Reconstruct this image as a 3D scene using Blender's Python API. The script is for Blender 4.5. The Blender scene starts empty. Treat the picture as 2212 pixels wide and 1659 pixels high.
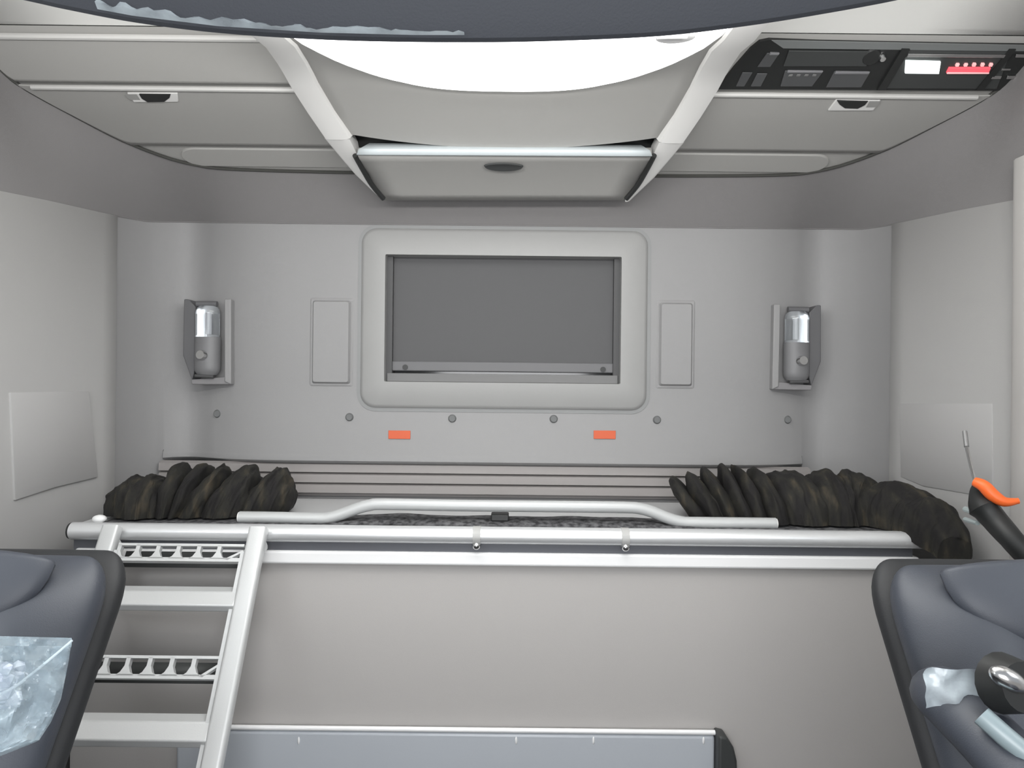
import bpy, bmesh, math, random
from mathutils import Vector, Matrix, noise
random.seed(7)
C = bpy.context.scene.collection
S = bpy.context.scene
PI = math.pi
# ------------------------------------------------------------------ camera
CZ = 1.50                      # camera height above the cab floor
F = 1580.0                     # focal length in pixels of the 2212 x 1659 frame
ROLL = math.radians(0.62)
cs, sn = math.cos(ROLL), math.sin(ROLL)
cam_d = bpy.data.cameras.new('camera'); cam = bpy.data.objects.new('camera', cam_d); C.objects.link(cam)
cam_d.sensor_width = 36; cam_d.lens = F / 2212 * 36; cam_d.clip_start = 0.02
cam.matrix_world = Matrix(((cs, -sn, 0, 0), (0, 0, -1, 0), (sn, cs, 0, CZ), (0, 0, 0, 1)))
S.camera = cam
# ------------------------------------------------------------------ light
w = bpy.data.worlds.new('sky'); S.world = w; w.use_nodes = True
nt = w.node_tree; bg = nt.nodes['Background']
tc = nt.nodes.new('ShaderNodeTexCoord'); sx = nt.nodes.new('ShaderNodeSeparateXYZ'); cr = nt.nodes.new('ShaderNodeValToRGB')
nt.links.new(tc.outputs['Generated'], sx.inputs[0])
mp = nt.nodes.new('ShaderNodeMapRange'); mp.inputs[1].default_value = -1; mp.inputs[2].default_value = 1
nt.links.new(sx.outputs['Z'], mp.inputs[0]); nt.links.new(mp.outputs[0], cr.inputs[0])
cr.color_ramp.elements[0].position = 0.44; cr.color_ramp.elements[0].color = (0.75, 0.74, 0.72, 1)
cr.color_ramp.elements[1].position = 0.52; cr.color_ramp.elements[1].color = (0.90, 0.95, 1.0, 1)
nt.links.new(cr.outputs[0], bg.inputs[0]); bg.inputs[1].default_value = 0.5
S.view_settings.view_transform = 'Standard'; S.view_settings.look = 'None'
S.view_settings.exposure = -0.12; S.view_settings.gamma = 1; S.view_settings.use_curve_mapping = False

def area(name, loc, target, sx_, sy_, power, col=(1, 1, 1)):
    l = bpy.data.lights.new(name, 'AREA'); l.shape = 'RECTANGLE'; l.size = sx_; l.size_y = sy_; l.energy = power; l.color = col
    o = bpy.data.objects.new(name, l); C.objects.link(o); o.location = loc
    o.rotation_euler = (Vector(target) - Vector(loc)).to_track_quat('-Z', 'Y').to_euler()
    return o
# daylight through the windscreen, which lies behind the camera
area('windscreen_daylight', (0, -0.55, CZ - 0.10), (0, 2.0, CZ - 0.75), 1.0, 0.6, 23, (0.97, 0.98, 1.0))
# added fill light inside the cab behind the visor, brightening ceiling and lockers
area('added_upper_fill', (0, 0.66, CZ + 0.49), (0, 1.3, CZ + 1.05), 1.75, 0.12, 21, (1.0, 0.99, 0.97))

# daylight through the two door windows
area('left_door_window_daylight', (-1.08, 0.50, CZ + 0.12), (-0.55, 1.75, CZ - 0.85), 0.45, 0.30, 3.6, (0.93, 0.97, 1.0))
area('right_door_window_daylight', (1.03, 0.50, CZ + 0.12), (0.75, 1.75, CZ - 0.85), 0.45, 0.30, 1.8, (0.93, 0.97, 1.0))
# ------------------------------------------------------------------ helpers
XC = -0.026                    # the cab's centre line
def P(px, py, d):              # the point seen at a pixel, at distance d in front of the camera
    u, v = px - 1106.0, 829.5 - py
    return Vector(((u * cs - v * sn) / F * d, d, CZ + (u * sn + v * cs) / F * d))
def mat(name, col, rough=0.6, metal=0.0, bump=0.0, bscale=200, var=0.0, vscale=6, spec=0.5, coat=0.0, col2=None):
    m = bpy.data.materials.new(name); m.use_nodes = True; n = m.node_tree; b = n.nodes['Principled BSDF']
    b.inputs['Base Color'].default_value = (*col, 1); b.inputs['Roughness'].default_value = rough
    b.inputs['Metallic'].default_value = metal; b.inputs['Specular IOR Level'].default_value = spec
    b.inputs['Coat Weight'].default_value = coat
    t = n.nodes.new('ShaderNodeTexCoord')
    if var or col2:
        no = n.nodes.new('ShaderNodeTexNoise'); no.inputs['Scale'].default_value = vscale; no.inputs['Detail'].default_value = 4
        r = n.nodes.new('ShaderNodeValToRGB'); n.links.new(t.outputs['Object'], no.inputs['Vector'])
        n.links.new(no.outputs['Fac'], r.inputs[0]); n.links.new(r.outputs[0], b.inputs['Base Color'])
        r.color_ramp.elements[0].position = .35; r.color_ramp.elements[1].position = .65
        c2 = col2 or tuple(c * (1 - var) for c in col)
        r.color_ramp.elements[0].color = (*c2, 1); r.color_ramp.elements[1].color = (*col, 1)
    if bump:
        no = n.nodes.new('ShaderNodeTexNoise'); no.inputs['Scale'].default_value = bscale; no.inputs['Detail'].default_value = 3
        bu = n.nodes.new('ShaderNodeBump'); bu.inputs['Strength'].default_value = bump; bu.inputs['Distance'].default_value = 0.002
        n.links.new(t.outputs['Object'], no.inputs['Vector']); n.links.new(no.outputs['Fac'], bu.inputs['Height'])
        n.links.new(bu.outputs[0], b.inputs['Normal'])
    return m
def emit(name, col, s):
    m = mat(name, col); b = m.node_tree.nodes['Principled BSDF']
    b.inputs['Emission Color'].default_value = (*col, 1); b.inputs['Emission Strength'].default_value = s
    return m
M = dict(
    wall=mat('grey_wall_plastic', (0.285, 0.283, 0.284), 0.62, bump=0.12, bscale=600),
    side=mat('grey_side_plastic', (0.385, 0.381, 0.376), 0.6, bump=0.12, bscale=600),
    band=mat('grey_headliner_fabric', (0.215, 0.208, 0.208), 0.95, bump=0.3, bscale=900),
    locker=mat('grey_locker_plastic', (0.40, 0.395, 0.38), 0.6, bump=0.08, bscale=700),
    ceil=mat('white_ceiling_liner', (0.88, 0.88, 0.85), 0.8, bump=0.1, bscale=500),
    frame=mat('off_white_trim', (0.74, 0.735, 0.72), 0.5, bump=0.05, bscale=700),
    edge=mat('light_locker_edge', (0.55, 0.545, 0.53), 0.5),
    pale=mat('pale_blue_grey_lip', (0.55, 0.60, 0.62), 0.4),
    black=mat('black_plastic', (0.018, 0.019, 0.019), 0.45),
    dark=mat('dark_grey_plastic', (0.045, 0.048, 0.048), 0.5),
    button=mat('charcoal_button', (0.075, 0.077, 0.08), 0.4),
    seam=mat('dark_gap', (0.06, 0.06, 0.055), 0.9),
    blind=mat('grey_blind_fabric', (0.105, 0.105, 0.108), 0.85, bump=0.1, bscale=900),
    channel=mat('dark_blind_channel', (0.07, 0.07, 0.072), 0.6),
    alu=mat('brushed_aluminium', (0.80, 0.81, 0.82), 0.33, metal=0.5, bump=0.04, bscale=300),
    white=mat('white_enamel', (0.93, 0.93, 0.93), 0.3, coat=0.3),
    ladder=mat('light_grey_ladder', (0.66, 0.67, 0.67), 0.42, metal=0.25, bump=0.1, bscale=500),
    panel=mat('beige_grey_board', (0.47, 0.452, 0.438), 0.65, bump=0.1, bscale=500),
    tray=mat('blue_grey_vinyl', (0.50, 0.53, 0.57), 0.35, bump=0.05),
    groove=mat('taupe_grooved_trim', (0.30, 0.282, 0.275), 0.6),
    orange=mat('orange_red_plastic', (0.62, 0.11, 0.04), 0.5),
    bright_orange=mat('bright_orange_plastic', (0.95, 0.16, 0.03), 0.4),
    steel=mat('bright_steel', (0.7, 0.7, 0.7), 0.2, metal=1),
    visor=mat('dark_grey_visor_fabric', (0.050, 0.055, 0.066), 0.75, bump=0.2, bscale=500),
    leather=mat('slate_leather', (0.042, 0.048, 0.062), 0.5, bump=0.15, bscale=700, spec=0.6),
    leather2=mat('dark_slate_leather', (0.048, 0.054, 0.068), 0.5, bump=0.15, bscale=700),
    seatside=mat('black_seat_side', (0.016, 0.017, 0.019), 0.6, bump=0.1, bscale=500),
    mesh=mat('dark_speckled_mat', (0.13, 0.13, 0.135), 0.9, bump=0.5, bscale=300, col2=(0.018, 0.018, 0.02), vscale=70),
    floor=mat('dark_floor_mat', (0.05, 0.05, 0.052), 0.9, bump=0.3),
)
def cloth_mat():
    m = mat('dark_brown_curtain_fabric', (0.02, 0.018, 0.014), 0.9, bump=0.4, bscale=150)
    n = m.node_tree; b = n.nodes['Principled BSDF']
    t = n.nodes.new('ShaderNodeTexCoord'); mp_ = n.nodes.new('ShaderNodeMapping'); mp_.inputs['Scale'].default_value = (3.0, 1.0, 1.0)
    no = n.nodes.new('ShaderNodeTexNoise'); no.inputs['Scale'].default_value = 14; no.inputs['Detail'].default_value = 6
    r = n.nodes.new('ShaderNodeValToRGB')
    r.color_ramp.elements[0].position = .42; r.color_ramp.elements[0].color = (0.009, 0.008, 0.008, 1)
    r.color_ramp.elements[1].position = .72; r.color_ramp.elements[1].color = (0.050, 0.040, 0.026, 1)
    e = r.color_ramp.elements.new(.58); e.color = (0.018, 0.017, 0.013, 1)
    n.links.new(t.outputs['Object'], mp_.inputs[0]); n.links.new(mp_.outputs[0], no.inputs['Vector'])
    n.links.new(no.outputs['Fac'], r.inputs[0]); n.links.new(r.outputs[0], b.inputs['Base Color'])
    return m
M['cloth'] = cloth_mat()
def plastic_film(name, alpha, col=(0.8, 0.88, 0.92)):
    m = mat(name, col, 0.15, spec=0.8); n = m.node_tree; b = n.nodes['Principled BSDF']
    t = n.nodes.new('ShaderNodeTexCoord'); no = n.nodes.new('ShaderNodeTexNoise'); no.inputs['Scale'].default_value = 22; no.inputs['Detail'].default_value = 8
    r = n.nodes.new('ShaderNodeMapRange'); r.inputs[1].default_value = .35; r.inputs[2].default_value = .65
    r.inputs[3].default_value = alpha * 0.6; r.inputs[4].default_value = min(1, alpha * 1.4)
    n.links.new(t.outputs['Object'], no.inputs['Vector']); n.links.new(no.outputs['Fac'], r.inputs[0]); n.links.new(r.outputs[0], b.inputs['Alpha'])
    return m
M['film'] = plastic_film('clear_crinkled_film', 0.42, (0.42, 0.52, 0.58))
M['torn'] = plastic_film('pale_torn_film', 0.5, (0.75, 0.85, 0.9))
def glass(name, col=(0.9, 0.95, 1)):
    m = mat(name, col, 0.06); m.node_tree.nodes['Principled BSDF'].inputs['Transmission Weight'].default_value = 0.95; return m
M['lens'] = glass('clear_lens')
M['hatch'] = emit('milky_daylit_hatch', (1.0, 1.0, 0.99), 3.4)
M['screen'] = emit('white_lit_screen', (0.92, 1.0, 0.98), 1.6)
M['red'] = emit('red_lit_display', (0.75, 0.10, 0.13), 0.7)
M['tick'] = emit('pink_lit_ticks', (0.9, 0.45, 0.45), 0.6)

def link(name, bm, m, parent=None, smooth=True, solid=0.0, bevel=0.0, mods=()):
    bmesh.ops.remove_doubles(bm, verts=bm.verts, dist=1e-6)
    bmesh.ops.recalc_face_normals(bm, faces=bm.faces)
    me = bpy.data.meshes.new(name); bm.to_mesh(me); bm.free()
    o = bpy.data.objects.new(name, me); C.objects.link(o); me.materials.append(M[m] if isinstance(m, str) else m)
    if parent: o.parent = parent; o.matrix_parent_inverse = Matrix.Translation(-parent.location) if False else o.matrix_parent_inverse
    if parent: me.transform(Matrix.Translation(-world_loc(parent)))
    if solid:
        s = o.modifiers.new('thickness', 'SOLIDIFY'); s.thickness = abs(solid); s.offset = -1 if solid > 0 else 1
    if bevel:
        b = o.modifiers.new('bevel', 'BEVEL'); b.width = bevel; b.segments = 3; b.limit_method = 'ANGLE'; b.angle_limit = math.radians(35)
    if smooth:
        for p in me.polygons: p.use_smooth = True
        try:
            me.set_sharp_from_angle(angle=math.radians(38))
        except Exception: pass
    return o
def world_loc(o):
    v = Vector(o.location)
    while o.parent: o = o.parent; v = v + o.location
    return v
def thing(name, label, cat, loc, group=None):
    o = bpy.data.objects.new(name, None); C.objects.link(o); o.location = loc; o.empty_display_size = .05
    return tag(o, label, cat, group)
def tag(o, label, cat, group=None):
    o['label'] = label; o['category'] = cat
    if group: o['group'] = group
    return o
def struct(o): o['kind'] = 'structure'; return o
def box(bm, x0, x1, y0, y1, z0, z1):
    v = [bm.verts.new(p) for p in ((x0,y0,z0),(x1,y0,z0),(x1,y1,z0),(x0,y1,z0),(x0,y0,z1),(x1,y0,z1),(x1,y1,z1),(x0,y1,z1))]
    for f in ((0,3,2,1),(4,5,6,7),(0,1,5,4),(1,2,6,5),(2,3,7,6),(3,0,4,7)): bm.faces.new([v[i] for i in f])
    return v
def bx(*a):
    bm = bmesh.new(); box(bm, *a); return bm
def grid(rows, closed=False, bm=None, capends=False):
    bm = bm or bmesh.new(); vs = [[bm.verts.new(p) for p in r] for r in rows]
    n = len(rows[0])
    for i in range(len(rows) - 1):
        for j in range(n if closed else n - 1):
            k = (j + 1) % n
            try: bm.faces.new((vs[i][j], vs[i][k], vs[i+1][k], vs[i+1][j]))
            except ValueError: pass
    if capends:
        for r in (vs[0], vs[-1]):
            try: bm.faces.new(r)
            except ValueError: pass
    return bm
def smooth_pts(pts, n=6):      # Catmull-Rom through points
    pts = [Vector(p) for p in pts]; out = []
    for i in range(len(pts) - 1):
        p0 = pts[max(i-1, 0)]; p1 = pts[i]; p2 = pts[i+1]; p3 = pts[min(i+2, len(pts)-1)]
        for k in range(n):
            t = k / n
            out.append(0.5 * ((2*p1) + (p2-p0)*t + (2*p0-5*p1+4*p2-p3)*t*t + (3*p1-p0-3*p2+p3)*t**3))
    out.append(pts[-1]); return out
def tube(pts, r, seg=14, bm=None, ry=None):
    pts = [Vector(p) for p in pts]; rows = []
    up = Vector((0, 0, 1))
    for i, p in enumerate(pts):
        t = (pts[min(i+1, len(pts)-1)] - pts[max(i-1, 0)]).normalized()
        a = up if abs(t.dot(up)) < .95 else Vector((0, 1, 0))
        s = t.cross(a).normalized(); u = s.cross(t)
        rr = r[i] if isinstance(r, (list, tuple)) else r
        rows.append([p + s * math.cos(2*PI*k/seg) * rr + u * math.sin(2*PI*k/seg) * (ry or rr) for k in range(seg)])
    return grid(rows, True, bm, True)
def rrect(x0, x1, z0, z1, r, n=6):
    out = []
    for cx, cz, a0 in ((x1-r, z1-r, 0), (x0+r, z1-r, 90), (x0+r, z0+r, 180), (x1-r, z0+r, 270)):
        for k in range(n + 1):
            a = math.radians(a0 + 90 * k / n); out.append((cx + r*math.cos(a), cz + r*math.sin(a)))
    return out
def prism_y(outline, y0, y1, bm=None):          # outline in (x, z), pushed along y
    return grid([[Vector((x, y0, z)) for x, z in outline], [Vector((x, y1, z)) for x, z in outline]], True, bm, True)
def ring_y(outer, inner, y0, y1):               # a flat frame between two outlines of equal length
    bm = bmesh.new()
    rows = [[Vector((x, y, z)) for x, z in o] for o, y in ((outer, y0), (inner, y0), (inner, y1), (outer, y1), (outer, y0))]
    return grid(rows, True, bm)
def disc(c, nrm, r, h, bm=None, seg=18, r2=None):
    c = Vector(c); n = Vector(nrm).normalized()
    return tube([c, c + n * h], [r, r2 or r], seg, bm)
def lerp(a, b, t): return a + (b - a) * t
def interp(pts, x):
    for (x0, y0), (x1, y1) in zip(pts, pts[1:]):
        if x <= x1: return y0 + (y1 - y0) * max(0, (x - x0)) / (x1 - x0)
    return pts[-1][1]
def Z(v): return CZ + v

# ================================================================== SETTING
YW = 2.20
# plan of the lower light wall: seam point at x=1.11,y=2.083
YP = [(0, YW), (.62, YW), (.71, YW + .004), (.80, YW + .018), (.88, YW + .043), (.93, YW + .066), (.960, YW + .075), (.985, YW + .074), (1.01, YW + .062), (1.04, YW + .035), (1.07, YW - .006), (1.093, YW - .065), (1.105, 2.075)]
YPS = [(p.x, p.y) for p in smooth_pts([(x, y, 0) for x, y in YP[1:]], 4)]
def yw(x): return interp([(0, YW)] + YPS, min(1.104, abs(x - XC)))
def fillet(side):
    return [(XC + side * x, y) for x, y in YPS[::-1]]
TOP = 0.476
WBOT = -0.242                    # the light wall ends here, above the grooved trim
def rear_wall():
    plan = fillet(-1) + fillet(1)[::-1]
    rows = []
    for z in (TOP, .2, -.1, -.235, WBOT):
        rows.append([Vector((x, y, Z(z - (0.012 if z == TOP and abs(x) > .95 else 0)))) for x, y in plan])
    rows.append([Vector((x, y + .03, Z(WBOT))) for x, y in plan])
    rows.append([Vector((x, y + .03, 0)) for x, y in plan])
    o = struct(link('wall_rear', grid(rows), 'wall', solid=-0.02)); return o
# window opening pixels -> world
x0, x1 = P(833, 690, YW).x, P(1340, 690, YW).x
zt, zb = P(1087, 554, YW).z, P(1087, 827, YW).z
def rear_wall_with_hole():
    # left part, right part, above, below the window so the opening is real
    pl = fillet(-1) + [(x0, YW)]; pm = [(x0, YW), (x1, YW)]; pr = [(x1, YW)] + fillet(1)[::-1]
    bm = bmesh.new()
    zs = [Z(TOP + .022), zt, zb, Z(WBOT + .030)]
    for plan, skip in ((pl, None), (pm, 1), (pr, None)):
        for i in range(3):
            if skip == i: continue
            grid([[Vector((x, y, zs[i])) for x, y in plan], [Vector((x, y, zs[i+1])) for x, y in plan]], bm=bm)
    ga, gb = P(340, 1030, YW).x, XC + .925
    def fx(x): return 1.0 if ga < x < gb else 0.0
    plan = fillet(-1) + [(ga - .001, yw(ga)), (ga + .001, yw(ga)), (x0, YW), (x1, YW), (gb - .001, yw(gb)), (gb + .001, yw(gb))] + fillet(1)[::-1]
    plan.sort(key=lambda q: q[0])
    prof = ((.030, 0), (.022, -.006), (.006, -.008), (0, 0), (-.004, .012), (-.010, .03), (-1.2, .03))
    grid([[Vector((x, y + dy * fx(x), Z(WBOT + dz))) for x, y in plan] for dz, dy in prof], bm=bm)
    return struct(link('wall_rear', bm, 'wall'))
wall = rear_wall_with_hole()
for s, nm in ((-1, 'wall_left'), (1, 'wall_right')):
    prof = [(1.105, 2.075), (1.112, 2.02), (1.13, 1.8), (1.145, 1.6), (1.165, 1.2), (1.17, 0.30)]
    prof = [(1.113, 2.32), (1.113, 2.085)] + prof
    tops = [.466, .466, .466, .46, .44, .418, .40, .40]
    bm = grid([[Vector((XC + s * x, y, Z(t))) for (x, y), t in zip(prof, tops)], [Vector((XC + s * x, y, 0)) for x, y in prof]])
    o = struct(link(nm, bm, 'side', solid=0.006 * 1))
# upper headliner band, from the wall top up to the lockers' lower edge
def loc_prof(y):                                # side locker surface height (relative) at depth y
    return interp([(0.9, .80), (1.50, .79), (1.60, .775), (1.62, .765), (1.74, .709), (1.83, .684), (1.92, .661), (2.0, .640), (2.1, .604), (2.2, .57)], y)
CUR = [(1.18, .95), (1.185, 1.3), (1.185, 1.6), (1.17, 1.73), (1.10, 1.86), (1.027, 1.975), (.957, 2.035), (.885, 2.07), (.78, 2.09), (.42, 2.1), (0, 2.1)]
CURS = [(p.x, p.y) for p in smooth_pts([(x, y, 0) for x, y in CUR], 6)]
LOW = [(1.17, .95), (1.16, 1.2), (1.148, 1.45), (1.14, 1.66), (1.128, 1.83), (1.112, 2.02)] + YP[::-1][1:]
LOWS = [(p.x, p.y) for p in smooth_pts([(x, y, 0) for x, y in LOW], 6)]
def lowz(y): return interp([(.95, .40), (1.2, .40), (1.6, .418), (1.8, .44), (2.02, .46), (2.15, .472), (2.2, .476), (2.28, .494)], y)
def resample(pts, n=70):
    pts = [Vector((x, y, 0)) for x, y in pts]; L = [0]
    for p, q_ in zip(pts, pts[1:]): L.append(L[-1] + (q_ - p).length)
    out = []; k = 0
    for i in range(n + 1):
        t = L[-1] * i / n
        while k < len(L) - 2 and L[k+1] < t: k += 1
        v = lerp(pts[k], pts[k+1], (t - L[k]) / max(1e-9, L[k+1] - L[k])); out.append((v.x, v.y))
    return out
CURB, LOWS = resample(CURS), resample(LOWS)
a = [Vector((XC - x, y, Z(loc_prof(y)))) for x, y in CURB] + [Vector((XC + x, y, Z(loc_prof(y)))) for x, y in CURB[::-1][1:]]
b = [Vector((XC - x, y, Z(lowz(y)))) for x, y in LOWS] + [Vector((XC + x, y, Z(lowz(y)))) for x, y in LOWS[::-1][1:]]
rows = [[lerp(p, q, t) for p, q in zip(a, b)] for t in (0, .25, .5, .75, 1)]
struct(link('trim_2', grid(rows), 'band'))
# dark joint line between band and lockers, thin shadow line at the wall's top
struct(link('trim_3', tube([p + Vector((0, -.003, -.003)) for p in a], .0045, 6), 'seam'))
struct(link('trim_4', tube([p + Vector((0, -.0015, 0)) for p in b], .002, 6), 'band'))
# floor, ceiling
struct(link('floor', bx(XC - 1.2, XC + 1.2, -.9, 2.25, -.02, 0), 'floor'))
bm = bmesh.new()
xs = [-1.2, -.9, -.6, 0, .6, .9, 1.2]
grid([[Vector((XC + x, y, Z(z))) for x in xs] for y, z in ((0.25, .84), (.9, .80), (1.2, .795), (1.50, .79), (1.58, .779), (1.60, .775), (1.625, .80), (2.36, .80), (2.36, -.3))], bm=bm)
for sx__ in (-1.2, 1.2):
    grid([[Vector((XC + sx__, y, Z(z))) for y in (.30, 2.36)] for z in (.83, .3)], bm=bm)
struct(link('ceiling', bm, 'ceil', solid=-0.01))

# ================================================================== OVERHEAD LOCKERS
def strip(side, yA, yB, nx=60, inner=.42, off=0.0, lim=None):
    """surface of the side locker between depths yA and yB, cut by the band curve"""
    bm = bmesh.new(); cols = []
    curve = sorted([(x, y) for x, y in CURS if y >= 1.5], key=lambda q: q[0])
    for i in range(nx + 1):
        x = lerp(inner, 1.185, i / nx)
        ym = 2.1
        cx = sorted(CURS, key=lambda q: q[0])
        ym = interp([(c[0], c[1]) for c in cx], x) if x < 1.184 else 1.60
        yb = min(yB, ym); ya = min(yA, ym)
        n = 14
        col = []
        for k in range(n + 1):
            y = lerp(ya, yb, k / n)
            col.append(Vector((XC + side * max(x, interp([(1.6, .498), (1.70, .497), (1.79, .481), (1.865, .456), (1.93, .427), (1.99, .404), (2.065, .349), (2.1, .43)], y)), y - off * .45, Z(loc_prof(y) - off))))
        cols.append(col)
    grid(cols, bm=bm)
    return bm
def loc_hit(px, py):            # where a pixel's ray meets the side locker surface
    best = None; d = 1.45
    while d < 2.1:
        p = P(px, py, d)
        if p.z - CZ >= loc_prof(d): return p
        d += .002
    return P(px, py, 1.8)
def make_locker(side):
    if side < 0: t = thing('overhead_locker', 'grey overhead locker with two stacked plain flaps, over the lamp nearer the ladder', 'locker', (XC + side * .8, 1.75, Z(.70)), 'overhead lockers beside the middle locker')
    else: t = thing('overhead_locker', 'grey overhead locker with a black control panel set above its flap', 'locker', (XC + side * .8, 1.75, Z(.70)), 'overhead lockers beside the middle locker')
    link('locker_body', strip(side, 1.602, 2.1), 'locker', t, solid=0.0)
    # upper edge bead, upper flap, lower flap stand proud of the body by a few millimetres
    if side < 0:
        link('upper_flap', strip(side, 1.622, 1.738, off=.006), 'locker', t, solid=-.004)
    link('lower_flap', strip(side, 1.748, 1.988, off=.007), 'locker', t, solid=-.004)
    # bright front edge of the lower flap
    xo = 1.13
    link('flap_edge', tube([Vector((XC + side * .489, 1.748, Z(.697))), Vector((XC + side * xo, 1.748, Z(.697)))], .006, 8), 'edge', t)
    if side < 0:
        link('top_edge', tube([Vector((XC + side * .497, 1.618, Z(.757))), Vector((XC + side * 1.16, 1.618, Z(.757)))], .007, 8), 'edge', t)
    # shallow shelf pad on the underside
    bm = bmesh.new()
    out = []
    for k in range(13):
        a_ = PI/2 + PI * k / 12
        out.append((.85 + (-math.cos(a_)) * .05, 2.04 + math.sin(a_) * .036))
    pts = [(.42, 2.076)] + [(x, y) for x, y in out] + [(.42, 2.004)]
    rows = [[Vector((XC + side * x, y - .002, Z(loc_prof(y) - o_))) for x, y in pts] for o_ in (-.004, .005)]
    grid(rows, True, bm, True)
    link('underside_pad', bm, 'locker', t, bevel=.002)
    return t
LK = make_locker(-1); RK = make_locker(1)
# control panel set in the right locker: local frame on the sloping surface
def fs(px, py, off=0.0):        # pixel on the fascia surface
    p = loc_hit(px, py); N = Vector((0, -.5, -.86)); return p + N * (0.006 + off)
def slab(quad, off0, off1, bm=None):
    bm = bm or bmesh.new(); r0 = [fs(x, y, off0) for x, y in quad]; r1 = [fs(x, y, off1) for x, y in quad]
    return grid([r0, r1], True, bm, True)
for t_, sur, hole, gr_ in ((LK, [(277, 194), (386, 194), (388, 213), (292, 214)], [(303, 195), (372, 195), (369, 204), (358, 212), (322, 213), (309, 205)], [(272, 196), (298, 196), (306, 208), (284, 208)]),
                      (RK, [(1804, 208), (1900, 209), (1884, 232), (1786, 232)], [(1805, 209), (1873, 210), (1866, 219), (1850, 227), (1822, 226), (1811, 218)], [(1876, 211), (1900, 211), (1888, 224), (1868, 224)])):
    link('latch_surround', slab(sur, .001, .007), 'frame', t_, bevel=.002)
    link('latch_recess', slab(gr_, .0071, .0075), mat('latch_grey', (.33, .33, .32), .6), t_)
    link('latch_handle', slab(hole, .003, .009), 'black', t_, bevel=.002)
cp = thing('control_panel', 'black control panel with lit white screen and red display above the flap', 'control panel', fs(1900, 135))
out = [(1548, 187), (1585, 140), (1620, 100), (1640, 84), (1660, 80), (1760, 84), (1900, 87), (2060, 90), (2212, 92), (2290, 94), (2290, 150), (2205, 190), (2000, 190), (1750, 188)]
link('fascia', slab(out, -.004, .004), 'black', cp, smooth=False)
link('top_bevel', slab([(1665, 80), (2290, 92), (2290, 104), (1690, 97)], .0041, .0065), mat('mid_grey_bevel', (.17, .18, .18), .5), cp)
def pc(name, quad, m, h=.006, b=.001):
    return link(name, slab(quad, .003, h), m, cp, bevel=b)
pc('button', [(1655, 108), (1682, 108), (1662, 138), (1634, 138)], 'button')
pc('button', [(1602, 150), (1624, 150), (1606, 180), (1588, 180)], 'button')
pc('button', [(1634, 152), (1656, 152), (1642, 180), (1620, 180)], 'button')
pc('cassette_flap', [(1702, 102), (1890, 104), (1868, 136), (1690, 136)], 'dark', .007)
pc('button', [(1694, 146), (1776, 148), (1752, 180), (1684, 180)], 'button')
pc('button', [(1800, 148), (1878, 148), (1858, 182), (1782, 182)], 'button')
for q in ([(1662, 106), (1682, 107), (1679, 111), (1659, 111)], [(1700, 145), (1776, 146), (1773, 149), (1698, 149)], [(1803, 147), (1876, 148), (1873, 152), (1800, 152)]):
    pc('button_edge', q, mat('grey_button_edge', (.2, .2, .21), .35), .0085)
for k in range(4): pc('button_mark', [(1703 + k*17, 153), (1711 + k*17, 153), (1708 + k*17, 157), (1700 + k*17, 157)], mat('grey_mark', (.16, .16, .16), .5), .0085)
pc('display_housing', [(1950, 100), (2180, 104), (2150, 185), (1905, 184)], 'dark', .006)
pc('chrome_strip', [(1958, 107), (2168, 109), (2164, 116), (1955, 114)], 'steel', .010)
pc('display_screen', [(1953, 123), (2028, 124), (2024, 150), (1951, 149)], 'screen', .011)
pc('red_display', [(2046, 137), (2136, 137), (2130, 150), (2040, 149)], 'red', .011)
pc('red_display_line', [(2042, 146), (2132, 146), (2131, 149), (2040, 149)], 'tick', .0125)
for k in range(5): pc('display_tick', [(2062 + k*18, 128), (2069 + k*18, 128), (2066 + k*18, 134), (2059 + k*18, 134)], 'tick', .0115)
pc('chrome_strip', [(2190, 108), (2240, 109), (2238, 116), (2188, 115)], 'steel', .010)
pc('silver_button', [(2139, 155), (2160, 155), (2157, 162), (2136, 162)], 'steel', .0095)
pc('silver_button', [(2172, 155), (2192, 155), (2189, 162), (2169, 162)], 'steel', .0095)
pc('silver_button', [(2160, 140), (2180, 140), (2178, 144), (2158, 144)], 'steel', .0085)
kn = fs(1902, 114, .004); link('knob', disc(kn, (0, -.5, -.86), .010, .014, r2=.006), 'steel', cp)
kn = fs(1880, 116, .003); link('knob', disc(kn, (0, -.5, -.86), .022, .006, r2=.018), 'black', cp)
kn = fs(1910, 167, .003); link('knob', disc(kn, (0, -.5, -.86), .006, .006), 'button', cp)
link('divider', slab([(1945, 97), (1962, 98), (1910, 186), (1892, 186)], .003, .0095), 'black', cp)
link('divider', slab([(2176, 98), (2190, 98), (2120, 186), (2104, 186)], .003, .0095), 'black', cp)

# ---- middle locker with flared white surround
mid = thing('overhead_locker', 'middle overhead locker in a flared white surround above the rear window', 'locker', (XC, 1.9, Z(.60)), )
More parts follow.
